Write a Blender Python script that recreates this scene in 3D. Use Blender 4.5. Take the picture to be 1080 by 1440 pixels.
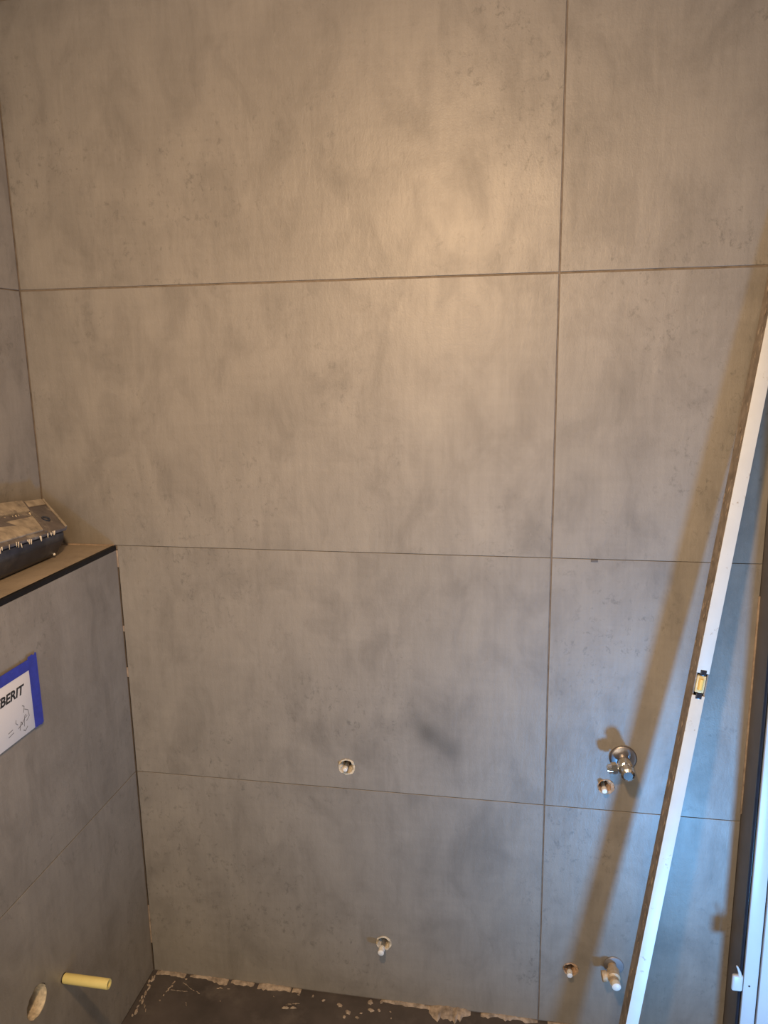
import bpy, bmesh, math, random
from mathutils import Vector, Matrix

# ------------------------------------------------------------------ scene, camera, light
for o in list(bpy.data.objects):
    bpy.data.objects.remove(o, do_unlink=True)
scn = bpy.context.scene
C = scn.collection
random.seed(7)
PI = math.pi

vs = scn.view_settings
vs.view_transform = 'Standard'
vs.look = 'None'
vs.gamma = 1.0
vs.use_curve_mapping = False
vs.exposure = 0.0

# camera solved from the tile joints (60 cm courses), image 1080 x 1440
CAM = Vector((-0.0732, -1.6637, 1.6425))
YAW, PITCH, ROLL, FPX = -0.177, -0.2025, -0.0163, 1078.4
fwd = Vector((math.sin(YAW) * math.cos(PITCH), math.cos(YAW) * math.cos(PITCH), math.sin(PITCH)))
right0 = Vector((math.cos(YAW), -math.sin(YAW), 0))
up0 = right0.cross(fwd)
cr, sr = math.cos(ROLL), math.sin(ROLL)
right = right0 * cr + up0 * sr
up = up0 * cr - right0 * sr
cd = bpy.data.cameras.new('camera')
cam = bpy.data.objects.new('camera', cd)
C.objects.link(cam)
m = Matrix((right, up, -fwd)).transposed().to_4x4()
m.translation = CAM
cam.matrix_world = m
cd.sensor_fit = 'VERTICAL'
cd.sensor_height = 36.0
cd.lens = 36.0 * FPX / 1440.0
cd.clip_start = 0.02
scn.camera = cam

world = bpy.data.worlds.new('world')
scn.world = world
world.use_nodes = True
world.node_tree.nodes['Background'].inputs[0].default_value = (0.62, 0.78, 1.0, 1)
world.node_tree.nodes['Background'].inputs[1].default_value = 0.7


def area(name, loc, aim, sx, sy, power, col, shape='RECTANGLE', spread=180):
    l = bpy.data.lights.new(name, 'AREA')
    l.shape = shape
    l.size, l.size_y = sx, sy
    l.energy = power
    l.color = col
    l.spread = math.radians(spread)
    o = bpy.data.objects.new(name, l)
    C.objects.link(o)
    o.location = loc
    o.rotation_euler = Vector(aim).to_track_quat('-Z', 'Y').to_euler()
    return o


# daylight coming in low through the balcony door, off its sunlit sill
area('door_daylight', (0.497, -0.91, 0.045), (-0.20, 0.80, 1.05), 0.11, 0.12, 10.8, (0.13, 0.47, 1.0), spread=125)
# soft warm fill light, added at the unseen doorway behind the camera
area('doorway_fill', (-0.30, -2.52, 1.05), (0, 1, 0), 0.76, 1.9, 17.0, (1.0, 0.855, 0.60))

# ------------------------------------------------------------------ sizes of the room
XL, XB, XR = -1.2161, -1.0315, 0.4333     # left wall, face of the boxed-in half wall, right wall
YF, ZC = -2.45, 2.52                      # front wall, ceiling
ZLEDGE = 1.2

# ------------------------------------------------------------------ helpers
def finish(name, bm, mat, parent=None, smooth=False, keep_normals=False):
    if not keep_normals:
        bmesh.ops.recalc_face_normals(bm, faces=bm.faces)
    me = bpy.data.meshes.new(name)
    bm.to_mesh(me)
    bm.free()
    if smooth:
        for p in me.polygons:
            p.use_smooth = True
        try:
            me.set_sharp_from_angle(angle=math.radians(38))
        except Exception:
            pass
    o = bpy.data.objects.new(name, me)
    C.objects.link(o)
    if mat:
        me.materials.append(mat)
    if parent:
        o.parent = parent
        o.matrix_parent_inverse = Matrix.Translation(parent.location).inverted()
    return o


def tag(o, label=None, cat=None, group=None, kind=None):
    if label: o['label'] = label
    if cat: o['category'] = cat
    if group: o['group'] = group
    if kind: o['kind'] = kind
    return o


def empty(name, loc, label=None, cat=None, group=None):
    o = bpy.data.objects.new(name, None)
    C.objects.link(o)
    o.empty_display_size = 0.05
    o.location = loc
    return tag(o, label, cat, group)


def add_box(bm, lo, hi, bevel=0.0, seg=2):
    r = bmesh.ops.create_cube(bm, size=1.0)
    vsx = r['verts']
    for v in vsx:
        v.co = Vector([lo[i] + (v.co[i] + 0.5) * (hi[i] - lo[i]) for i in range(3)])
    if bevel > 0:
        es = list({e for v in vsx for e in v.link_edges})
        bmesh.ops.bevel(bm, geom=es, offset=bevel, segments=seg, affect='EDGES', profile=0.5)
    return bm


def box(name, lo, hi, mat, parent=None, bevel=0.0, seg=2):
    bm = bmesh.new()
    add_box(bm, lo, hi, bevel, seg)
    return finish(name, bm, mat, parent, smooth=bevel > 0)


def frame_axes(d):
    d = Vector(d).normalized()
    a = Vector((0, 0, 1)) if abs(d.z) < 0.9 else Vector((1, 0, 0))
    u = d.cross(a).normalized()
    v = d.cross(u).normalized()
    return d, u, v


def add_lathe(bm, p0, d, prof, seg=28, phase=0.0, wob=0.0, rnd=None):
    """prof: list of (t, r) along d from p0; closed at both ends."""
    d, u, v = frame_axes(d)
    p0 = Vector(p0)
    rings = []
    for (t, r) in prof:
        ring = []
        for k in range(seg):
            a = phase + 2 * PI * k / seg
            rr = r * (1 + (rnd.uniform(-wob, wob) if rnd else 0))
            ring.append(bm.verts.new(p0 + d * t + (u * math.cos(a) + v * math.sin(a)) * rr))
        rings.append(ring)
    for i in range(len(rings) - 1):
        for k in range(seg):
            bm.faces.new((rings[i][k], rings[i][(k + 1) % seg], rings[i + 1][(k + 1) % seg], rings[i + 1][k]))
    bm.faces.new(rings[0])
    bm.faces.new(rings[-1])
    return bm


def lathe(name, p0, d, prof, mat, parent=None, seg=28, smooth=True, phase=0.0, wob=0.0, rnd=None):
    bm = bmesh.new()
    add_lathe(bm, p0, d, prof, seg, phase, wob, rnd)
    return finish(name, bm, mat, parent, smooth=smooth)


def add_tube(bm, pts, rads, seg=10):
    pts = [Vector(p) for p in pts]
    rings = []
    for i, p in enumerate(pts):
        t = (pts[min(i + 1, len(pts) - 1)] - pts[max(i - 1, 0)])
        d, u, v = frame_axes(t)
        rings.append([bm.verts.new(p + (u * math.cos(2 * PI * k / seg) + v * math.sin(2 * PI * k / seg)) * rads[i]) for k in range(seg)])
    for i in range(len(rings) - 1):
        for k in range(seg):
            bm.faces.new((rings[i][k], rings[i][(k + 1) % seg], rings[i + 1][(k + 1) % seg], rings[i + 1][k]))
    bm.faces.new(rings[0])
    bm.faces.new(rings[-1])
    return bm


def plate(name, u0, u1, v0, v1, depth0, depth1, holes, to3, mat, parent=None, chamfer=0.0):
    """flat slab with round holes; to3(u, v, w) maps to the room, front at depth0, back at depth1."""
    bm = bmesh.new()

    def loop(pts, w):
        vv = [bm.verts.new(to3(a, b, w)) for a, b in pts]
        return vv
    outer = [(u0, v0), (u1, v0), (u1, v1), (u0, v1)]
    rings = [outer]
    for (cu, cv, r) in holes:
        rg = random.Random(int(cu * 1000 + cv * 77))
        rings.append([(cu + r * (1 + rg.uniform(-.05, .05)) * math.cos(2 * PI * k / 28), cv + r * (1 + rg.uniform(-.05, .05)) * math.sin(2 * PI * k / 28)) for k in range(28)])
    fr, bk = [], []
    for i, rg in enumerate(rings):
        if i == 0 and chamfer > 0:
            c = chamfer
            f = loop([(u0 + c, v0 + c), (u1 - c, v0 + c), (u1 - c, v1 - c), (u0 + c, v1 - c)], depth0)
            mid = loop(rg, depth0 + (c if depth1 > depth0 else -c))
            b = loop(rg, depth1)
            n = 4
            for k in range(n):
                bm.faces.new((f[k], f[(k + 1) % n], mid[(k + 1) % n], mid[k]))
                bm.faces.new((mid[k], mid[(k + 1) % n], b[(k + 1) % n], b[k]))
        else:
            f = loop(rg, depth0)
            b = loop(rg, depth1)
            n = len(f)
            for k in range(n):
                bm.faces.new((f[k], f[(k + 1) % n], b[(k + 1) % n], b[k]))
        fr.append(f)
        bk.append(b)
    for side in (fr, bk):
        es = []
        for f in side:
            n = len(f)
            for k in range(n):
                e = bm.edges.get((f[k], f[(k + 1) % n]))
                es.append(e)
        if len(side) == 1:
            bm.faces.new(side[0])
        else:
            bmesh.ops.triangle_fill(bm, use_beauty=True, use_dissolve=False, edges=es)
    return finish(name, bm, mat, parent)


# ------------------------------------------------------------------ materials
def new_mat(name):
    mt = bpy.data.materials.new(name)
    mt.use_nodes = True
    nt = mt.node_tree
    return mt, nt, nt.nodes['Principled BSDF']


def N(nt, t, **kw):
    n = nt.nodes.new(t)
    for k, v in kw.items():
        setattr(n, k, v)
    return n


def ramp(nt, fac, stops):
    r = N(nt, 'ShaderNodeValToRGB')
    while len(r.color_ramp.elements) < len(stops):
        r.color_ramp.elements.new(0.5)
    for e, (p, c) in zip(r.color_ramp.elements, stops):
        e.position = p
        e.color = c if len(c) == 4 else (*c, 1)
    nt.links.new(fac, r.inputs[0])
    return r.outputs[0]


def noise(nt, vec, scale, detail=4, rough=0.55, dist=0.0):
    n = N(nt, 'ShaderNodeTexNoise')
    n.inputs['Scale'].default_value = scale
    n.inputs['Detail'].default_value = detail
    n.inputs['Roughness'].default_value = rough
    n.inputs['Distortion'].default_value = dist
    nt.links.new(vec, n.inputs['Vector'])
    return n.outputs['Fac']


def mapping(nt, vec, scale=(1, 1, 1), loc=(0, 0, 0), rot=(0, 0, 0)):
    mp = N(nt, 'ShaderNodeMapping')
    mp.inputs['Scale'].default_value = scale
    mp.inputs['Location'].default_value = loc
    mp.inputs['Rotation'].default_value = rot
    nt.links.new(vec, mp.inputs['Vector'])
    return mp.outputs[0]


def mix(nt, fac, a, b, mode='MIX'):
    mx = N(nt, 'ShaderNodeMix', data_type='RGBA', blend_type=mode)
    for sock, val in ((mx.inputs[0], fac), (mx.inputs[6], a), (mx.inputs[7], b)):
        if isinstance(val, (int, float)):
            sock.default_value = val
        elif isinstance(val, tuple):
            sock.default_value = val if len(val) == 4 else (*val, 1)
        else:
            nt.links.new(val, sock)
    return mx.outputs[2]


def math_n(nt, op, a, b=0.0, clamp=False):
    n = N(nt, 'ShaderNodeMath', operation=op, use_clamp=clamp)
    for i, val in enumerate((a, b)):
        if isinstance(val, (int, float)):
            n.inputs[i].default_value = val
        else:
            nt.links.new(val, n.inputs[i])
    return n.outputs[0]


def bump(nt, bsdf, h, strength, dist=0.002):
    b = N(nt, 'ShaderNodeBump')
    b.inputs['Strength'].default_value = strength
    b.inputs['Distance'].default_value = dist
    nt.links.new(h, b.inputs['Height'])
    nt.links.new(b.outputs[0], bsdf.inputs['Normal'])


def simple(name, col, rough=0.5, metal=0.0, var=0.12, scale=30, bmp=0.0, spec=0.5, dirt=None, dirt_scale=25, dirt_lo=.5, dirt_hi=.62):
    mt, nt, b = new_mat(name)
    tc = N(nt, 'ShaderNodeTexCoord')
    f = noise(nt, tc.outputs['Object'], scale, 5)
    lo = tuple(c * (1 - var) for c in col)
    hi = tuple(min(1, c * (1 + var)) for c in col)
    c = ramp(nt, f, [(0.3, lo), (0.7, hi)])
    if dirt:
        d = noise(nt, tc.outputs['Object'], dirt_scale, 6, 0.65)
        df = ramp(nt, d, [(dirt_lo, (0, 0, 0)), (dirt_hi, (1, 1, 1))])
        c = mix(nt, df, c, dirt)
    nt.links.new(c, b.inputs['Base Color'])
    b.inputs['Roughness'].default_value = rough
    b.inputs['Metallic'].default_value = metal
    b.inputs['Specular IOR Level'].default_value = spec
    if bmp:
        bump(nt, b, f, bmp)
    return mt


def tile_material(name, blotch=False, tint=(1, 1, 1), rough=0.47, spec=0.62):
    mt, nt, b = new_mat(name)
    geo = N(nt, 'ShaderNodeNewGeometry')
    oi = N(nt, 'ShaderNodeObjectInfo')
    off = N(nt, 'ShaderNodeVectorMath', operation='SCALE')
    cmb = N(nt, 'ShaderNodeCombineXYZ')
    nt.links.new(oi.outputs['Random'], cmb.inputs[0])
    nt.links.new(oi.outputs['Random'], cmb.inputs[1])
    nt.links.new(oi.outputs['Random'], cmb.inputs[2])
    nt.links.new(cmb.outputs[0], off.inputs[0])
    off.inputs['Scale'].default_value = 37.0
    add = N(nt, 'ShaderNodeVectorMath', operation='ADD')
    nt.links.new(geo.outputs['Position'], add.inputs[0])
    nt.links.new(off.outputs[0], add.inputs[1])
    P = add.outputs[0]
    base = (0.268 * tint[0], 0.238 * tint[1], 0.205 * tint[2])

    def k(s):
        return tuple(c * s for c in base)
    cloud = noise(nt, P, 2.6, 5, 0.6, 0.4)
    col = ramp(nt, cloud, [(0.28, k(0.84)), (0.5, k(1.0)), (0.75, k(1.10))])
    med = noise(nt, mapping(nt, P, (1, 1, 0.55)), 11, 6, 0.62, 0.6)
    medc = ramp(nt, med, [(0.32, (0.80, 0.795, 0.79)), (0.52, (1, 1, 1)), (0.72, (1.10, 1.10, 1.09))])
    col = mix(nt, 1.0, col, medc, 'MULTIPLY')
    # trowel drag: faint upright and level streaks
    st = noise(nt, mapping(nt, P, (90, 90, 5)), 1.0, 3, 0.6)
    stc = ramp(nt, st, [(0.3, (0.955, 0.955, 0.955)), (0.7, (1.035, 1.035, 1.035))])
    col = mix(nt, 1.0, col, stc, 'MULTIPLY')
    sh = noise(nt, mapping(nt, P, (5, 5, 70)), 1.0, 3, 0.6)
    shc = ramp(nt, sh, [(0.3, (0.97, 0.97, 0.97)), (0.7, (1.02, 1.02, 1.02))])
    col = mix(nt, 1.0, col, shc, 'MULTIPLY')
    # clusters of small dark pits and scrapes
    cl = ramp(nt, noise(nt, mapping(nt, P, (1, 1, 1), (3.1, 1.7, 9.2)), 2.6, 4, 0.6), [(0.46, (0, 0, 0)), (0.60, (1, 1, 1))])
    pit = ramp(nt, noise(nt, mapping(nt, P, (1, 1, 0.8)), 62, 8, 0.75, 0.35), [(0.55, (0, 0, 0)), (0.65, (1, 1, 1))])
    pf = mix(nt, 1.0, cl, pit, 'MULTIPLY')
    pfs = mix(nt, 1.0, pf, (0.72, 0.72, 0.72), 'MULTIPLY')
    col = mix(nt, pfs, col, k(0.55))
    # pale dry rub marks
    rub = ramp(nt, noise(nt, mapping(nt, P, (1, 1, 1), (8.1, 4.7, 2.2)), 21, 6, 0.7, 1.6), [(0.63, (0, 0, 0)), (0.74, (0.35, 0.35, 0.35))])
    col = mix(nt, rub, col, k(1.28))
    if blotch:  # soft dark blotch: overlapping ellipses that darken the tile colour
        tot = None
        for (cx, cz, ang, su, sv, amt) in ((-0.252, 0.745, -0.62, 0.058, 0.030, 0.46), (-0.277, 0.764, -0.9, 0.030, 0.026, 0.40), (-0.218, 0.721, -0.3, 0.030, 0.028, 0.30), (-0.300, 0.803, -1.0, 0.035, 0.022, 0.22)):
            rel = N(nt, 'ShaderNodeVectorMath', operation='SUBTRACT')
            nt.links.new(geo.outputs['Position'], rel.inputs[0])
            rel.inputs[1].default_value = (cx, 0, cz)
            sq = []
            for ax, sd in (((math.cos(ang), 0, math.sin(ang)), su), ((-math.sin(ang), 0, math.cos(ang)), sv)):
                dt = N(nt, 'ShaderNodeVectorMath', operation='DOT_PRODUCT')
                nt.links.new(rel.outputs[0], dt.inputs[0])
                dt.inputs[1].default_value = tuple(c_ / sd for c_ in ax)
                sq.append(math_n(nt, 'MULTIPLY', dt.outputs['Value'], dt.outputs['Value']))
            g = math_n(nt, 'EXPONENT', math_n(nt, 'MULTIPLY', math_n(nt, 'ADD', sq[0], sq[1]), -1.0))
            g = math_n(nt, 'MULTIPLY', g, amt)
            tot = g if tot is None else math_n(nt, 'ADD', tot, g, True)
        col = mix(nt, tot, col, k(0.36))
    nt.links.new(col, b.inputs['Base Color'])
    rr = ramp(nt, med, [(0.3, (rough + 0.05,) * 3), (0.7, (rough - 0.03,) * 3)])
    nt.links.new(rr, b.inputs['Roughness'])
    b.inputs['Specular IOR Level'].default_value = spec
    # relief: fine grain plus slanting brush strokes
    g1 = noise(nt, P, 260, 3, 0.6)
    g2 = noise(nt, mapping(nt, P, (1, 1, 0.35), (0, 0, 0), (0, 0.5, 0)), 75, 4, 0.6, 0.5)
    g3 = noise(nt, P, 9, 4, 0.6)
    h = math_n(nt, 'ADD', math_n(nt, 'MULTIPLY', g1, 0.35), math_n(nt, 'MULTIPLY', g2, 0.7))
    h = math_n(nt, 'ADD', h, math_n(nt, 'MULTIPLY', g3, 0.8))
    bump(nt, b, h, 0.42, 0.0022)
    return mt


M = {}
M['tile'] = tile_material('concrete_tile')
M['ledge'] = tile_material('dusty_ledge_tile', tint=(1.35, 1.22, 1.05), rough=0.6)
M['tile_blotch'] = tile_material('concrete_tile_blotch', blotch=True)
M['grout'] = simple('grout', (0.19, 0.152, 0.122), 0.9, var=0.25, scale=40)
M['tan_grout'] = simple('tan_grout', (0.36, 0.27, 0.20), 0.9, var=0.3, scale=60)
M['paint'] = simple('white_plaster', (0.62, 0.58, 0.53), 0.85, var=0.05, scale=6)
M['floor'] = simple('dark_screed', (0.080, 0.066, 0.061), 0.75, var=0.3, scale=9, bmp=0.15, dirt=(0.125, 0.105, 0.094), dirt_scale=14, dirt_lo=.52, dirt_hi=.75)
M['mortar'] = simple('dry_mortar', (0.36, 0.285, 0.22), 0.95, var=0.45, scale=70, bmp=0.5)
M['plaster'] = simple('cream_plaster', (0.62, 0.52, 0.38), 0.9, var=0.3, scale=120, bmp=0.4)
M['plaster_brown'] = simple('brown_plaster', (0.48, 0.31, 0.19), 0.9, var=0.35, scale=150, bmp=0.4)
M['dark_hole'] = simple('dark_cavity', (0.03, 0.022, 0.016), 0.95)
M['black_trim'] = simple('black_metal_trim', (0.009, 0.009, 0.011), 0.5, 0.0, var=0.2, spec=0.15)
M['white_pvc'] = simple('white_frame', (0.52, 0.52, 0.53), 0.35, var=0.03, scale=12)
M['gasket'] = simple('dark_gasket', (0.020, 0.024, 0.036), 0.22, var=0.2)
M['jamb_dark'] = simple('brown_frame', (0.13, 0.115, 0.108), 0.55, var=0.12, scale=18)
M['white_cap'] = simple('white_plastic_cap', (0.80, 0.77, 0.72), 0.4, var=0.08, scale=90)
M['steel'] = simple('dull_steel', (0.62, 0.58, 0.52), 0.35, 0.9, var=0.2, scale=120)
M['chrome'] = simple('chrome', (0.80, 0.78, 0.76), 0.10, 1.0, var=0.03)
M['chrome_dull'] = simple('dull_chrome', (0.36, 0.33, 0.33), 0.36, 1.0, var=0.12, scale=60)
M['plate_grey'] = simple('dull_grey_plate', (0.26, 0.25, 0.26), 0.45, 0.4, var=0.12, scale=60)
M['brass'] = simple('dusty_brass', (0.58, 0.44, 0.29), 0.55, 0.35, var=0.2, scale=90, dirt=(0.60, 0.52, 0.42), dirt_scale=120)
M['yellow'] = simple('yellow_plastic', (0.80, 0.67, 0.26), 0.5, var=0.06, scale=20)
M['blue_tape'] = simple('blue_tape', (0.030, 0.045, 0.36), 0.5, var=0.18, scale=60, dirt=(0.10, 0.12, 0.46), dirt_scale=80, dirt_lo=.6, dirt_hi=.75)
M['white_card'] = simple('white_card', (0.80, 0.77, 0.77), 0.45, var=0.03, scale=14)
M['ink'] = simple('black_ink', (0.02, 0.02, 0.022), 0.6)
M['grey_ink'] = simple('grey_ink', (0.22, 0.21, 0.22), 0.6)
M['alu_white'] = simple('white_coated_aluminium', (0.64, 0.625, 0.58), 0.42, var=0.04, scale=20, dirt=(0.40, 0.32, 0.24), dirt_scale=44, dirt_lo=.63, dirt_hi=.70)
M['alu_dirty'] = simple('mortar_stained_aluminium', (0.25, 0.205, 0.165), 0.6, var=0.35, scale=35, dirt=(0.52, 0.43, 0.33), dirt_scale=42, dirt_lo=.58, dirt_hi=.68, bmp=0.3)
M['navy'] = simple('navy_plastic', (0.022, 0.028, 0.048), 0.38, var=0.3, scale=30, dirt=(0.07, 0.075, 0.095), dirt_scale=22, dirt_lo=.5, dirt_hi=.75)
M['dust'] = simple('mortar_dust', (0.36, 0.30, 0.23), 0.95, var=0.3, scale=40, bmp=0.5, dirt=(0.18, 0.15, 0.125), dirt_scale=30, dirt_lo=.52, dirt_hi=.68)
M['dusty_grey'] = simple('dusty_grey_plastic', (0.13, 0.11, 0.105), 0.7, var=0.3, scale=34, bmp=0.3, dirt=(0.30, 0.26, 0.22), dirt_scale=28, dirt_lo=.55, dirt_hi=.72)
M['sill'] = simple('pale_stone_sill', (0.62, 0.60, 0.57), 0.5, var=0.08, scale=14)
M['lamp_body'] = simple('black_lamp_body', (0.02, 0.02, 0.02), 0.5)
M['spacer'] = simple('brown_spacer', (0.12, 0.10, 0.085), 0.7)
mt, nt, b_ = new_mat('vial_plastic')
b_.inputs['Base Color'].default_value = (0.88, 0.74, 0.42, 1)
b_.inputs['Roughness'].default_value = 0.15
b_.inputs['Transmission Weight'].default_value = 0.25
M['vial_block'] = mt
mt, nt, b_ = new_mat('vial_liquid')
b_.inputs['Base Color'].default_value = (0.86, 0.58, 0.17, 1)
b_.inputs['Roughness'].default_value = 0.12
M['vial'] = mt

# ------------------------------------------------------------------ room shell
HOLES = [(-0.473, 0.659, 0.0215), (-0.389, 0.174, 0.0205), (0.138, 0.660, 0.0190), (0.075, 0.162, 0.0185)]
VALVES = [(0.172, 0.735, 0.011), (0.175, 0.188, 0.011)]


def back3(u, v, w):
    return Vector((u, w, v))


def box3(u, v, w):       # u = y, v = z, w = depth behind the face of the half wall
    return Vector((XB - w, u, v))


def left3(u, v, w):
    return Vector((XL - w, u, v))


TH = 0.0028
wall_back = plate('wall_back', XL - 0.12, XR + 0.30, -0.05, ZC, TH, 0.12, HOLES, back3, M['grout'])
tag(wall_back, kind='structure')
rows = [(0.0045, 0.5993), (0.6007, 1.1994), (1.2006, 1.7980), (1.8022, 2.3985), (2.4015, ZC)]
cols = [(XL + 0.002, -0.0018), (0.0018, XR - 0.001)]
for (z0, z1) in rows:
    for ci, (x0, x1) in enumerate(cols):
        if ci == 0 and z1 < 1.25:
            x0 = XB + 0.0025
        hs = [h for h in HOLES if x0 < h[0] < x1 and z0 < h[1] < z1]
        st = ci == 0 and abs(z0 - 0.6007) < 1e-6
        plate('tile', x0, x1, z0, z1, 0.0, TH, hs, back3, M['tile_blotch' if st else 'tile'], wall_back, chamfer=0.0005)
# joint bits left by the tiler
box('tile_spacer', (0.084, -0.0012, 1.1935), (0.099, 0.004, 1.2000), M['spacer'], wall_back, 0.0008)
for (x, z0, z1) in ((XB + 0.0012, 0.205, 0.012), (XB + 0.0012, 0.98, 0.995), (XB + 0.0012, 1.145, 1.188), (XB + 0.0012, 0.86, 0.885)):
    lo, hi = min(z0, z1), max(z0, z1)
    if lo < 0.1: lo = 0.09
    box('joint_filler', (x - 0.0022, -0.0012, lo), (x + 0.0016, 0.003, hi), M['tan_grout'], wall_back)

box('corner_joint', (XB + 0.0001, 0.0006, 0.004), (XB + 0.0024, 0.0027, 1.19), M['dark_hole'], wall_back)
wall_left = plate('wall_left', YF, TH, -0.05, ZC, TH, 0.12, [], left3, M['grout'])
tag(wall_left, kind='structure')
for (z0, z1) in ((1.2012, 1.7985), (1.8015, 2.3985), (2.4015, ZC)):
    for (y0, y1) in ((-1.198, -0.003), (YF, -1.202)):
        plate('tile', y0, y1, z0, z1, 0.0, TH, [], left3, M['tile'], wall_left, chamfer=0.0005)

# half-height boxed-in wall for the cistern
BH = [(-0.464, 0.345, 0.034), (-0.373, 0.319, 0.0112)]
wall_cistern = plate('wall_cistern', YF, TH, -0.05, ZLEDGE - 0.004, TH, 0.16, BH, box3, M['grout'])
tag(wall_cistern, kind='structure')
for (z0, z1) in ((0.0045, 0.5992), (0.6008, 1.1885)):
    for (y0, y1) in ((-1.198, -0.0028), (YF, -1.202)):
        hs = [h for h in BH if y0 < h[0] < y1 and z0 < h[1] < z1]
        plate('tile', y0, y1, z0, z1, 0.0, TH, hs, box3, M['tile'], wall_cistern, chamfer=0.0005)
for (y0, y1) in ((-1.198, -0.002), (YF, -1.202)):
    box('ledge_tile', (XL + 0.001, y0, ZLEDGE - 0.008), (XB - 0.006, y1, ZLEDGE), M['ledge'], wall_cistern, 0.0006)
tr = box('edge_trim', (XB - 0.0075, YF, ZLEDGE - 0.0105), (XB + 0.0022, -0.004, ZLEDGE + 0.0012), M['black_trim'], wall_cistern, 0.0022, 3)
tr['label'] = 'black metal edge trim'
box('joint_filler', (XL + 0.02, -0.006, ZLEDGE - 0.001), (XB - 0.004, -0.0005, ZLEDGE + 0.0022), M['tan_grout'], wall_cistern)
# lining of the drain hole
bm = bmesh.new()
seg = 28
r0, r1 = 0.033, 0.030
cy, cz = BH[0][0], BH[0][1]
ra = [[bm.verts.new((XB - dx, cy + r * math.cos(2 * PI * k / seg), cz + r * math.sin(2 * PI * k / seg))) for k in range(seg)] for dx, r in ((0.001, r0), (0.012, r1), (0.05, r1))]
for i in range(2):
    for k in range(seg):
        bm.faces.new((ra[i][k], ra[i][(k + 1) % seg], ra[i + 1][(k + 1) % seg], ra[i + 1][k]))
hl = finish('hole_lining', bm, M['plaster'], wall_cistern, True)
lathe('pipe_plug', (XB - 0.075, cy, cz), (1, 0, 0), [(0, 0.030), (0.022, 0.030), (0.026, 0.026), (0.022, 0.021)], M['dark_hole'], wall_cistern)

floor = box('floor', (XL - 0.1, YF - 0.1, -0.06), (XR + 0.02, 0.02, 0.0), M['floor'])
tag(floor, kind='structure')
ceiling = box('ceiling', (XL - 0.1, YF - 0.1, ZC), (XR + 0.3, 0.1, ZC + 0.06), M['paint'])
tag(ceiling, kind='structure')

# front wall with the doorway the picture is taken from
bm = bmesh.new()
add_box(bm, (XL - 0.1, YF - 0.1, 0), (-0.70, YF, ZC))
add_box(bm, (0.10, YF - 0.1, 0), (XR + 0.25, YF, ZC))
add_box(bm, (-0.70, YF - 0.1, 2.02), (0.10, YF, ZC))
tag(finish('wall_front', bm, M['paint']), kind='structure')

# right wall: short pier by the back wall, then the balcony door opening, then wall again
DY0, DY1, DZ = -0.118, -1.30, 2.08
bm = bmesh.new()
add_box(bm, (XR, -0.088, -0.02), (XR + 0.20, TH, ZC))
add_box(bm, (XR, YF, -0.02), (XR + 0.20, DY1, ZC))
add_box(bm, (XR, DY1, DZ), (XR + 0.20, -0.088, ZC))
wall_right = tag(finish('wall_right', bm, M['jamb_dark']), kind='structure')
box('corner_filler', (XR - 0.0035, -0.003, 0.62), (XR + 0.001, 0.0005, 1.13), M['tan_grout'], wall_right, 0.0008)

# balcony door frame
door = empty('door_1', (XR + 0.03, DY0, 0))
tag(door, kind='structure')
bm = bmesh.new()
add_box(bm, (XR - 0.002, -0.114, 0.0), (XR + 0.10, -0.088, DZ), 0.003)
add_tube(bm, [(XR - 0.003, -0.106, 0.0), (XR - 0.003, -0.106, DZ)], [0.0055, 0.0055], 14)
g = finish('seal_profile', bm, M['gasket'], door, True)
g['label'] = 'dark glossy rubber seal'
box('jamb', (XR - 0.0035, -0.124, 0.0), (XR + 0.026, -0.1145, DZ), M['white_pvc'], door, 0.0025)
box('jamb', (XR + 0.0285, -0.128, 0.0), (XR + 0.115, -0.1145, DZ), M['white_pvc'], door, 0.0025)
box('jamb', (XR + 0.020, DY1 + 0.001, 0.0), (XR + 0.115, DY1 + 0.02, DZ), M['white_pvc'], door, 0.0025)
box('head', (XR + 0.020, DY1 + 0.021, DZ - 0.06), (XR + 0.115, -0.129, DZ), M['white_pvc'], door, 0.0025)
box('sill', (XR + 0.0205, DY1, -0.05), (XR + 0.34, -0.088, 0.012), M['sill'], door, 0.003)
lathe('screw_hole', (XR + 0.0085, -0.1245, 0.283), (0, 1, 0), [(0, 0.0022), (0.0008, 0.0022)], M['dark_hole'], door, 12)
# roller shutter let down outside the door, open at the bottom
for i in range(30):
    z = 0.60 + i * 0.05
    box('shutter_slat', (XR + 0.150, DY1 + 0.002, z), (XR + 0.160, -0.09, z + 0.047), M['paint'], door, 0.003, 1)
door['label'] = 'white balcony door frame with dark seal beside the tiled wall'

# ------------------------------------------------------------------ spirit level
lv = empty('spirit_level', (0.157, -0.197, 0.0), 'long white spirit level with mortar stains and a yellow vial, leaning upright in the corner', 'level')


def lev_back_left(z):      # back left edge of the level as a line in the room
    return Vector((0.1450 + 0.1406 * z, -(0.170 - 0.092 * z), z))


A, B = lev_back_left(0.0), lev_back_left(1.828)
axis = (B - A).normalized()
L = (B - A).length
ey = Vector((0, -1, 0))
ey = (ey - axis * ey.dot(axis)).normalized()     # towards the camera (the white narrow face)
ex = axis.cross(ey)
if ex.x < 0: ex = -ex
LW, LD = 0.024, 0.055
A = A + axis * 0.004


def lev(a, b, t):          # a across (to the right), b out from the wall, t along
    return A + ex * a + ey * b + axis * t


def lev_box(name, a0, a1, b0, b1, t0, t1, mat, parent, bevel=0.0):
    bm = bmesh.new()
    add_box(bm, (a0, b0, t0), (a1, b1, t1), bevel, 2)
    for v in bm.verts:
        v.co = lev(*v.co)
    return finish(name, bm, mat, parent, smooth=bevel > 0)


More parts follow.
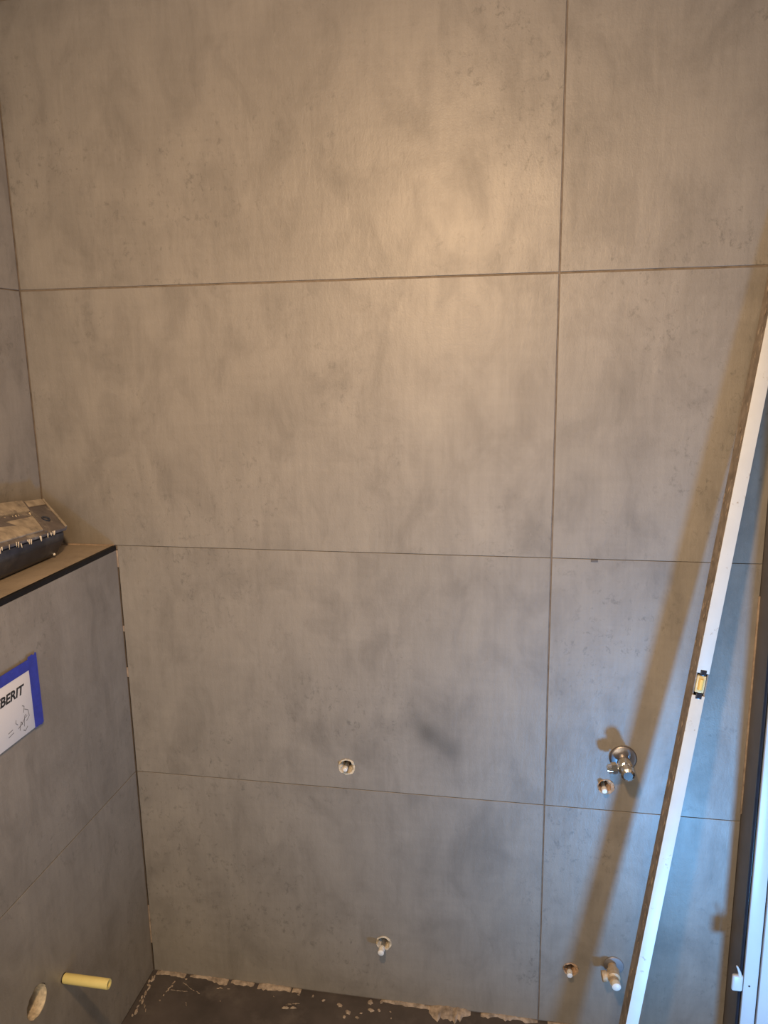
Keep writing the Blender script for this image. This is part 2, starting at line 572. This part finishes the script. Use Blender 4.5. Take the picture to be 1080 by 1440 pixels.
# position of the notch along the level (px 984, 961)
def pix_ray(u, v):
    return (right * ((u - 540) / FPX) - up * ((v - 720) / FPX) + fwd)


def t_at_pixel(u, v):
    best = None
    d = pix_ray(u, v).normalized()
    for i in range(2000):
        t = L * i / 2000
        q = lev(LW / 2, LD, t) - CAM
        e = (q - d * q.dot(d)).length
        if best is None or e < best[0]:
            best = (e, t)
    return best[1]


tn = t_at_pixel(982, 962)
NH = 0.0235                       # half length of the notch
T0, T1 = 0.0, L - 0.008
web = lev_box('side_web', 0.0, 0.0022, 0.0, LD - 0.0022, T0, T1, M['alu_dirty'], lv)
web['label'] = 'brown mortar-stained broad side'
w2 = lev_box('side_web', LW - 0.0022, LW, 0.0, LD - 0.0022, T0, T1, M['alu_dirty'], lv)
lev_box('back_edge', 0.0022, LW - 0.0022, 0.0, 0.0025, T0, T1, M['alu_white'], lv)
f1 = lev_box('front_edge', -0.0006, LW + 0.0006, LD - 0.0022, LD, T0, tn - NH, M['alu_white'], lv, 0.0007)
f2 = lev_box('front_edge', -0.0006, LW + 0.0006, LD - 0.0022, LD, tn + NH, T1, M['alu_white'], lv, 0.0007)
for s in (-1, 1):
    lev_box('vial_holder', 0.0065, LW - 0.0050, LD - 0.014, LD + 0.0006, tn + s * (NH + 0.001) - 0.006, tn + s * (NH + 0.001) + 0.006, M['gasket'], lv, 0.001)
lev_box('notch_lining', 0.0023, LW - 0.0023, LD - 0.020, LD - 0.018, tn - NH, tn + NH, M['gasket'], lv)
vb = lev_box('vial_block', 0.0030, LW - 0.0030, LD - 0.0155, LD - 0.0005, tn - NH + 0.0055, tn + NH - 0.0055, M['vial_block'], lv, 0.0025)
vl = bmesh.new()
add_tube(vl, [lev(LW / 2, LD - 0.0015, tn - 0.011), lev(LW / 2, LD - 0.0015, tn + 0.011)], [0.0052, 0.0052], 14)
finish('vial', vl, M['vial'], vb, True)
for t0, t1 in ((-0.004, 0.006), (L - 0.008, L)):
    lev_box('end_cap', -0.001, LW + 0.001, -0.001, LD + 0.001, t0 + 0.0005, t1, M['gasket'], lv, 0.0015)
# mortar crusts stuck to the broad side
rg = random.Random(5)
bm = bmesh.new()
for i in range(60):
    t = rg.uniform(0.05, L - 0.05)
    r = rg.uniform(0.002, 0.006)
    b_off = rg.uniform(0.004, LD - 0.004)
    c = lev(-0.0005, b_off, t)
    st = len(bm.verts)
    res = bmesh.ops.create_icosphere(bm, subdivisions=1, radius=1.0)
    for v in res['verts']:
        q = v.co
        v.co = c + ex * (q.x * 0.0007) + ey * (q.y * min(r, 0.004)) + axis * (q.z * r * rg.uniform(1.0, 3.0))
cr_ = finish('mortar_crust', bm, M['mortar'], lv, True)
cr_['kind'] = 'stuff'

# ------------------------------------------------------------------ fixing studs in the drilled holes
def stud(i, label, cap_len, proj, pl_mat, side, cap_r=0.0062, tilt=(0, 0)):
    x, z, r = HOLES[i]
    rg = random.Random(40 + i)
    t = empty('fixing_stud', (x, 0.05, z), label, 'stud', 'fixing studs in the back wall')
    # mortar packed into the hole round the sleeve
    bm = bmesh.new()
    seg = 22
    rings = []
    for (w, rad, jit) in ((0.004, r * 1.0, .02), (-0.0012, r * 0.99, .05), (-0.001, r * 0.80, .08), (0.008, r * 0.62, .10), (0.03, r * 0.55, .05)):
        ring = []
        for k in range(seg):
            a = 2 * PI * k / seg
            rr = rad * (1 + rg.uniform(-jit, jit))
            sx = x + rr * math.cos(a) + (r - rad) * side[0]
            sz = z + rr * math.sin(a) + (r - rad) * side[1]
            ring.append(bm.verts.new((sx, w + rg.uniform(-.0008, .0008), sz)))
        rings.append(ring)
    for j in range(len(rings) - 1):
        for k in range(seg):
            bm.faces.new((rings[j][k], rings[j][(k + 1) % seg], rings[j + 1][(k + 1) % seg], rings[j + 1][k]))
    finish('mortar_collar', bm, pl_mat, t)
    lathe('cavity', (x, 0.031, z), (0, 1, 0), [(0, r * 0.9), (0.01, r * 0.9)], M['dark_hole'], t, 20)
    sx, sz = x + r * 0.38 * side[0], z + r * 0.38 * side[1]
    d = Vector((tilt[0], -1, tilt[1]))
    lathe('threaded_rod', (sx, 0.04, sz), d, [(0, 0.0046), (0.04 + proj - cap_len, 0.0046)], M['steel'], t, 16)
    p0 = Vector((sx, 0.04, sz)) + d.normalized() * (0.04 + proj - cap_len)
    lathe('cap', p0, d, [(0, cap_r * 0.92), (0.002, cap_r), (cap_len * 0.45, cap_r), (cap_len * 0.46, cap_r * 0.86), (cap_len * 0.55, cap_r * 0.86), (cap_len * 0.56, cap_r), (cap_len - 0.0015, cap_r), (cap_len, cap_r * 0.7)], M['white_cap'], t, 18)
    return t


stud(0, 'pale stud sunk in a ragged cream-plastered hole, alone beneath the dark blotch on the wall', 0.012, 0.016, M['plaster'], (-0.2, 0.0), 0.0055)
stud(1, 'white-capped stud sticking out near the floor, alone above the mortar smears', 0.020, 0.036, M['plaster'], (-0.25, 0.0), 0.0078)
stud(2, 'white-tipped stud in a brown-plastered hole just below the shiny chrome valve', 0.014, 0.022, M['plaster_brown'], (-0.75, 0.05), 0.0062)
stud(3, 'small white-capped stud beside the dusty brass valve near the floor', 0.016, 0.022, M['plaster_brown'], (-0.5, 0.0), 0.0066)

# ------------------------------------------------------------------ angle valves
def hex_nut(name, p0, d, t0, t1, r, mat, parent):
    return lathe(name, p0, d, [(t0, r * 0.9), (t0 + 0.001, r), (t1 - 0.001, r), (t1, r * 0.9)], mat, parent, 6, smooth=False)


x, z, _ = VALVES[0]
v1 = empty('angle_valve', (x, 0, z), 'shiny chrome angle valve with a wide round wall plate', 'valve')
ro = lathe('wall_plate', (x, 0.0, z), (0, -1, 0), [(0, 0.0305), (0.0028, 0.0305), (0.0048, 0.0290), (0.0060, 0.0255), (0.0066, 0.012)], M['chrome_dull'], v1, 40)
lathe('body', (x, 0, z), (0, -1, 0), [(0.006, 0.0115), (0.022, 0.0115), (0.024, 0.0165), (0.050, 0.0165), (0.053, 0.011)], M['chrome'], v1)
hn = lathe('handle', (x, 0, z), (0.02, -1, 0), [(0.052, 0.0095), (0.057, 0.0140), (0.060, 0.0160), (0.074, 0.0150), (0.078, 0.010)], M['chrome'], v1, 12, smooth=False)
out = lathe('outlet', (x - 0.010, -0.040, z - 0.001), (-1, -0.12, -0.18), [(0, 0.0085), (0.014, 0.0085), (0.015, 0.0105), (0.027, 0.0105), (0.028, 0.0075), (0.030, 0.0075)], M['chrome'], v1)
hex_nut('outlet_nut', (x - 0.010, -0.040, z - 0.001), (-1, -0.12, -0.18), 0.008, 0.020, 0.0128, M['chrome'], v1)

x, z, _ = VALVES[1]
v2 = empty('angle_valve', (x, 0, z), 'dusty brass-coloured angle valve near the floor behind the spirit level shadow', 'valve')
lathe('wall_plate', (x, 0.0, z), (0, -1, 0), [(0, 0.0235), (0.002, 0.0235), (0.0035, 0.0220), (0.0042, 0.014)], M['plate_grey'], v2, 36)
lathe('body', (x - 0.004, 0, z), (0, -1, 0), [(0.003, 0.0105), (0.018, 0.0105), (0.020, 0.0150), (0.042, 0.0150), (0.045, 0.0110), (0.055, 0.0110)], M['brass'], v2)
lathe('outlet', (x - 0.010, -0.034, z), (-1, -0.15, -0.1), [(0, 0.0095), (0.010, 0.0095), (0.0105, 0.0125), (0.021, 0.0125), (0.022, 0.008)], M['brass'], v2)
ov = lathe('handle', (x - 0.004, 0, z), (0.05, -1, -0.02), [(0.053, 0.0095), (0.056, 0.0108), (0.066, 0.0102), (0.069, 0.006)], M['white_cap'], v2)
ov['label'] = 'pale plastic handle'

# ------------------------------------------------------------------ catch on the door frame
ck = empty('frame_catch', (XR - 0.01, -0.126, 0.283), 'small white plastic catch clipped to the edge of the door frame', 'catch')
bm = bmesh.new()
add_box(bm, (XR - 0.029, -0.132, 0.272), (XR - 0.0065, -0.122, 0.312), 0.0045, 3)
finish('plate', bm, M['white_pvc'], ck, True)
bm = bmesh.new()
add_tube(bm, [(XR - 0.013, -0.127, 0.308), (XR - 0.0145, -0.127, 0.318), (XR - 0.018, -0.128, 0.327), (XR - 0.021, -0.129, 0.333), (XR - 0.0225, -0.131, 0.336)], [0.0045, 0.0032, 0.0024, 0.0022, 0.0014], 10)
finish('curled_tongue', bm, M['white_pvc'], ck, True)

# ------------------------------------------------------------------ covered cistern plate on the half wall
sg = empty('cover_plate', (XB, -0.50, 0.985), 'white cover plate with black lettering edged in blue tape on the half wall', 'cover plate')
box('panel', (XB, -0.6180, 0.9150), (XB + 0.005, -0.3720, 1.0500), M['white_card'], sg, 0.0010)
tp = box('tape_strip', (XB + 0.0050, -0.628, 1.0390), (XB + 0.0056, -0.3520, 1.0610), M['blue_tape'], sg)
bm = bmesh.new()
rg = random.Random(3)
nz = 9
zt = [1.0665 + rg.uniform(-.003, .002) for _ in range(nz)]
zb = [0.9130 + rg.uniform(-.002, .003) for _ in range(nz)]
yy = [-0.3780 + 0.0275 * i / (nz - 1) for i in range(nz)]
out_ = [(yy[i], zb[i]) for i in range(nz)] + [(yy[i], zt[i]) for i in reversed(range(nz))]
fr_ = [bm.verts.new((XB + 0.0059, a, b)) for a, b in out_]
bk_ = [bm.verts.new((XB + 0.0053, a, b)) for a, b in out_]
bm.faces.new(fr_)
bm.faces.new(list(reversed(bk_)))
for k in range(len(fr_)):
    k2 = (k + 1) % len(fr_)
    bm.faces.new((fr_[k], bk_[k], bk_[k2], fr_[k2]))
finish('tape_strip', bm, M['blue_tape'], sg)


def text_mesh(name, body, size, mat, origin, parent, shear=0.0, bold=0.0, sx=1.0):
    cu = bpy.data.curves.new(name, 'FONT')
    cu.body = body
    cu.size = size
    cu.shear = shear
    cu.offset = bold
    cu.extrude = 0.0001
    cu.resolution_u = 3
    tmp = bpy.data.objects.new(name + '_tmp', cu)
    C.objects.link(tmp)
    dg = bpy.context.evaluated_depsgraph_get()
    me = bpy.data.meshes.new_from_object(tmp.evaluated_get(dg))
    bpy.data.objects.remove(tmp, do_unlink=True)
    xs = [v.co.x for v in me.vertices]
    x1 = max(xs)
    for v in me.vertices:
        q = v.co.copy()
        v.co = Vector((origin[0] + q.z, origin[1] + (q.x - x1) * sx, origin[2] + q.y))
    me.materials.clear()
    me.materials.append(mat)
    o = bpy.data.objects.new(name, me)
    C.objects.link(o)
    o.parent = parent
    o.matrix_parent_inverse = Matrix.Translation(parent.location).inverted()
    return o


text_mesh('lettering', 'GEBERIT', 0.0255, M['ink'], (XB + 0.0053, -0.3970, 1.0010), sg, 0.25, 0.0008, 1.08)
# little line drawings printed below the lettering


def ink_line(bm, pts, w):
    for (a, b) in zip(pts[:-1], pts[1:]):
        a, b = Vector(a), Vector(b)
        d = (b - a)
        if d.length < 1e-6: continue
        n = Vector((-d.y, d.x)).normalized() * w
        q = [a + n, a - n, b - n, b + n]
        bm.faces.new([bm.verts.new((XB + 0.00525, p.x, p.y)) for p in q])


bm = bmesh.new()
oy, oz = -0.428, 0.938
for pts in ([(0, 0), (.012, .004), (.022, .012), (.030, .014)], [(.004, -.006), (.010, .010), (.014, .002)], [(.018, -.004), (.022, .016), (.027, .018)],
            [(.026, .004), (.036, .010), (.034, .024), (.024, .030)], [(.020, .024), (.024, .036), (.018, .040)], [(.000, .008), (-.006, .014), (-.004, .020)],
            [(.014, -.010), (.020, -.014), (.028, -.008)], [(-.03, -.004), (-.014, -.001)], [(-.03, .004), (-.016, .006)]):
    ink_line(bm, [(oy + a, oz + b) for a, b in pts], 0.0008)
finish('line_drawing', bm, M['grey_ink'], sg, keep_normals=True)

# ------------------------------------------------------------------ yellow sleeve on the mounting rod
ys = empty('rod_sleeve', (XB, -0.373, 0.319), 'yellow plastic sleeve on a rod jutting from the half wall', 'rod sleeve')
lathe('sleeve', (XB + 0.002, -0.373, 0.319), (1, 0, 0), [(0, 0.0104), (0.001, 0.0108), (0.103, 0.0108), (0.105, 0.0100), (0.1045, 0.0065), (0.098, 0.0062)], M['yellow'], ys, 24)
lathe('threaded_rod', (XB - 0.05, -0.373, 0.319), (1, 0, 0), [(0, 0.0058), (0.150, 0.0058)], M['steel'], ys, 16)

# ------------------------------------------------------------------ dusty case on the ledge
tc_ = empty('tool_case', (-1.15, -0.30, ZLEDGE), 'navy plastic tool case caked in mortar dust on the ledge', 'tool case')


def loft(name, loops, mat, parent, cap=(True, True), sub=0, bev=0.0):
    bm = bmesh.new()
    R = [[bm.verts.new(p) for p in lp] for lp in loops]
    n = len(R[0])
    for i in range(len(R) - 1):
        for k in range(n):
            bm.faces.new((R[i][k], R[i][(k + 1) % n], R[i + 1][(k + 1) % n], R[i + 1][k]))
    if cap[0]: bm.faces.new(R[0])
    if cap[1]: bm.faces.new(R[-1])
    if bev:
        bmesh.ops.recalc_face_normals(bm, faces=bm.faces)
        bmesh.ops.bevel(bm, geom=[e for e in bm.edges if e.is_manifold and e.calc_face_angle(0) > 0.35], offset=bev, segments=2, affect='EDGES', profile=0.6)
    return finish(name, bm, mat, parent, True)


Z0 = ZLEDGE + 0.0005
yf = -0.60
shell = loft('shell', [
    [(-1.122, -0.128, Z0), (-1.122, yf, Z0), (-1.206, yf, Z0), (-1.206, -0.075, Z0)],
    [(-1.108, -0.120, Z0 + 0.012), (-1.106, yf - .01, Z0 + 0.012), (-1.210, yf - .01, Z0 + 0.014), (-1.208, -0.062, Z0 + 0.014)],
    [(-1.096, -0.110, Z0 + 0.040), (-1.094, yf - .02, Z0 + 0.052), (-1.212, yf - .02, Z0 + 0.090), (-1.205, -0.045, Z0 + 0.058)],
    [(-1.097, -0.106, Z0 + 0.056), (-1.095, yf - .02, Z0 + 0.0795), (-1.212, yf - .02, Z0 + 0.168), (-1.200, -0.034, Z0 + 0.104)],
], M['navy'], tc_, bev=0.004)


def lid_pt(s, t, h=0.0):
    """s 0..1 from front rim to back edge, t = metres from the near end along the case"""
    f0 = Vector((-1.093, -0.103 - t, Z0 + 0.0585 + t * 0.045))
    b0 = Vector((-1.197, -0.030 - t, Z0 + 0.108 + t * 0.11))
    n = Vector((0.45, 0, 0.89))
    return f0.lerp(b0, s) + n * h


def lid_slab(name, s0, s1, t0, t1, h0, h1, mat, parent, bev=0.0025):
    lo = [lid_pt(s0, t0, h0), lid_pt(s0, t1, h0), lid_pt(s1, t1, h0), lid_pt(s1, t0, h0)]
    hi = [lid_pt(s0, t0, h1), lid_pt(s0, t1, h1), lid_pt(s1, t1, h1), lid_pt(s1, t0, h1)]
    return loft(name, [lo, hi], mat, parent, bev=bev)


lid = lid_slab('lid', 0.0, 1.0, 0.0, 0.50, 0.0, 0.009, M['dusty_grey'], tc_)
lid_slab('raised_panel', 0.08, 0.50, 0.085, 0.48, 0.0091, 0.014, M['dust'], lid, 0.002)
lid_slab('raised_panel', 0.64, 0.97, 0.085, 0.48, 0.0091, 0.017, M['dust'], lid, 0.002)
lid_slab('dust_band', 0.80, 0.985, 0.010, 0.074, 0.0091, 0.0125, M['dust'], lid, 0.0015)
lid_slab('groove', 0.505, 0.635, 0.085, 0.48, 0.0091, 0.0100, M['navy'], lid, 0.0003)
lid_slab('ridge', 0.03, 0.95, 0.076, 0.083, 0.0091, 0.0135, M['dusty_grey'], lid, 0.001)
lid_slab('edge_rib', 0.02, 0.98, 0.001, 0.007, 0.0091, 0.0125, M['dust'], lid, 0.001)
c = lid_pt(0.36, 0.050, 0.0088)
nrm = Vector((0.45, 0, 0.89)).normalized()
lathe('screw_boss', c, nrm, [(0, 0.0105), (0.005, 0.0095), (0.0045, 0.0065), (0.001, 0.0060)], M['navy'], lid, 20)
# mortar drips along the rim and in the groove
rg = random.Random(11)
bm = bmesh.new()
for i in range(56):
    t = 0.045 + rg.random() * 0.42
    rim = i % 3 != 2
    p = lid_pt(-0.005 if rim else 0.62, t, rg.uniform(0.004, 0.012) if rim else 0.012)
    ln = rg.uniform(0.003, 0.012) if rim else rg.uniform(0.003, 0.006)
    w = rg.uniform(0.0008, 0.0020)
    if rim:
        e = p + Vector((0.0005, rg.uniform(-.002, .002), -ln))
    else:
        e = lid_pt(0.55, t + rg.uniform(-.002, .002), 0.0105)
    add_tube(bm, [p, p.lerp(e, .5), e], [w, w * 0.9, w * 0.35], 6)
dr = finish('mortar_drips', bm, M['plaster'], tc_, True)
dr['kind'] = 'stuff'
dr['label'] = 'pale mortar drips along the rim'
lathe('rivet', (-1.1095, -0.135, Z0 + 0.010), (1, 0.3, 0), [(0, 0.003), (0.003, 0.0028), (0.004, 0.0015)], M['white_cap'], tc_, 10)

# ------------------------------------------------------------------ mortar left on the floor along the walls
def pix_floor(u, v):
    d = pix_ray(u, v)
    t = -CAM.z / d.z
    return CAM + d * t


bm = bmesh.new()
rg = random.Random(23)


def blob(pts, h):
    """irregular low patch: outline in floor coordinates, raised in the middle"""
    cx = sum(p[0] for p in pts) / len(pts)
    cy_ = sum(p[1] for p in pts) / len(pts)
    base = [bm.verts.new((p[0], min(p[1], -0.0002), 0.0004)) for p in pts]
    mid = [bm.verts.new((cx + (p[0] - cx) * .7, min(cy_ + (p[1] - cy_) * .7, -0.0002), h * rg.uniform(.6, 1))) for p in pts]
    top = bm.verts.new((cx, cy_, h))
    n = len(pts)
    for k in range(n):
        bm.faces.new((base[k], base[(k + 1) % n], mid[(k + 1) % n], mid[k]))
        bm.faces.new((mid[k], mid[(k + 1) % n], top))


def patch(cx, cy_, rx, ry, ang=0.0, h=0.002, n=11):
    pts = []
    for k in range(n):
        a = 2 * PI * k / n
        rr = rg.uniform(.62, 1.15)
        dx, dy = rx * rr * math.cos(a), ry * rr * math.sin(a)
        pts.append((cx + dx * math.cos(ang) - dy * math.sin(ang), cy_ + dx * math.sin(ang) + dy * math.cos(ang)))
    blob(pts, h)


def bead(x0, x1, w_fn, h, step=0.006):
    """ragged mortar bead squeezed out along the foot of the back wall"""
    n = max(3, int((x1 - x0) / step))
    xs = [x0 + (x1 - x0) * i / n for i in range(n + 1)]
    row = []
    for i, xx in enumerate(xs):
        f = i / n
        w = max(0.0012, w_fn(f) * rg.uniform(.7, 1.25))
        hh = h * rg.uniform(.6, 1.1) * min(1, 6 * f + .15, 6 * (1 - f) + .15)
        row.append([bm.verts.new(q) for q in ((xx, 0.003, hh), (xx, -0.0015, hh), (xx, -w * .6, hh * .7), (xx, -w, 0.0004))])
    for a, b2 in zip(row[:-1], row[1:]):
        for k in range(3):
            bm.faces.new((a[k], b2[k], b2[k + 1], a[k + 1]))


def X_at(u):
    # X on the foot of the back wall for an image column
    v = 1367 + (u - 219) * 0.1297
    d = pix_ray(u, v)
    t = -CAM.y / d.y
    return (CAM + d * t).x


bead(X_at(222), X_at(262), lambda f: 0.010, 0.006)
bead(X_at(268), X_at(322), lambda f: 0.006 + 0.020 * max(0, f - .35), 0.006)
bead(X_at(326), X_at(358), lambda f: 0.010, 0.005)
bead(X_at(364), X_at(410), lambda f: 0.016 - .006 * f, 0.007)
bead(X_at(412), X_at(424), lambda f: 0.012, 0.004)
bead(X_at(536), X_at(606), lambda f: 0.005 + .006 * f, 0.006)
bead(X_at(604), X_at(662), lambda f: 0.010 + .030 * math.sin(PI * min(1, f * .9 + .1)), 0.010)
bead(X_at(676), X_at(756), lambda f: 0.008 + .004 * math.sin(f * 17), 0.006)
bead(X_at(770), X_at(872), lambda f: 0.004 + .003 * math.sin(f * 23), 0.004)


def smear(u0, v0, u1, v1, w, n=7, h=0.0015):
    a, b2 = pix_floor(u0, v0), pix_floor(u1, v1)
    ang = math.atan2(b2.y - a.y, b2.x - a.x)
    ln = (b2 - a).length
    m_ = max(2, int(n * 2.2))
    for i in range(m_):
        if rg.random() < 0.18: continue
        p = a.lerp(b2, (i + rg.uniform(0, 1)) / m_) + Vector((rg.uniform(-w, w) * .8, rg.uniform(-w, w) * .8, 0))
        patch(max(p.x, XB + .004), min(p.y, -.003), max(.002, ln / m_ * rg.uniform(.5, 1.1)), w * rg.uniform(.25, .75), ang + rg.uniform(-.3, .3), h)


smear(216, 1372, 187, 1430, 0.006, 9, 0.004)
smear(210, 1378, 200, 1408, 0.006, 4)
smear(246, 1380, 224, 1408, 0.0045, 6)
smear(205, 1410, 204, 1422, 0.004, 2)
smear(256, 1382, 281, 1398, 0.002, 6)
smear(240, 1392, 264, 1395, 0.0016, 5)
smear(252, 1372, 262, 1377, 0.005, 2)
smear(308, 1390, 322, 1392, 0.004, 2)
smear(398, 1413, 420, 1412, 0.0022, 3)
smear(402, 1419, 414, 1420, 0.006, 1, 0.005)
smear(262, 1410, 263, 1414, 0.002, 1)
smear(384, 1401, 387, 1403, 0.002, 1)
for (u, v, r) in ((420, 1399, .004), (455, 1407, .006), (476, 1412, .005), (478, 1414, .008), (490, 1424, .010), (484, 1430, .006), (521, 1410, .010), (522, 1421, .009), (533, 1421, .006), (508, 1425, .004), (549, 1423, .003), (550, 1432, .003), (502, 1431, .006), (538, 1402, .006), (310, 1408, .002), (440, 1401, .005)):
    p = pix_floor(u, v)
    patch(p.x, min(p.y, -.005), r, r * .7, rg.uniform(0, 3), r * .4)
mo = finish('mortar_residue', bm, M['mortar'], None, True)
tag(mo, 'crumbly tan mortar smears on the floor along the foot of the tiles', 'mortar', kind='stuff')

# ------------------------------------------------------------------ warm work lamp hanging from the ceiling (above the picture)
LP = Vector((-0.30, -1.30, 2.10))
LA = Vector((-0.06, 0.77, -0.63)).normalized()
wl = empty('work_lamp', (LP.x, LP.y, ZC), 'round black work lamp hanging from the ceiling on a cord', 'lamp')
lathe('housing', LP - LA * 0.075, LA, [(0, 0.030), (0.015, 0.045), (0.055, 0.068), (0.070, 0.070), (0.069, 0.066), (0.058, 0.062)], M['lamp_body'], wl, 32)
bm = bmesh.new()
add_tube(bm, [LP - LA * 0.07, LP - LA * 0.07 + Vector((0, -.01, .06)), (LP.x, LP.y - .04, ZC)], [0.006, 0.004, 0.004], 8)
finish('cord', bm, M['lamp_body'], wl, True)
area('work_lamp_light', LP + LA * 0.003, LA, 0.11, 0.11, 17.4, (1.0, 0.66, 0.36), 'DISK', 160)
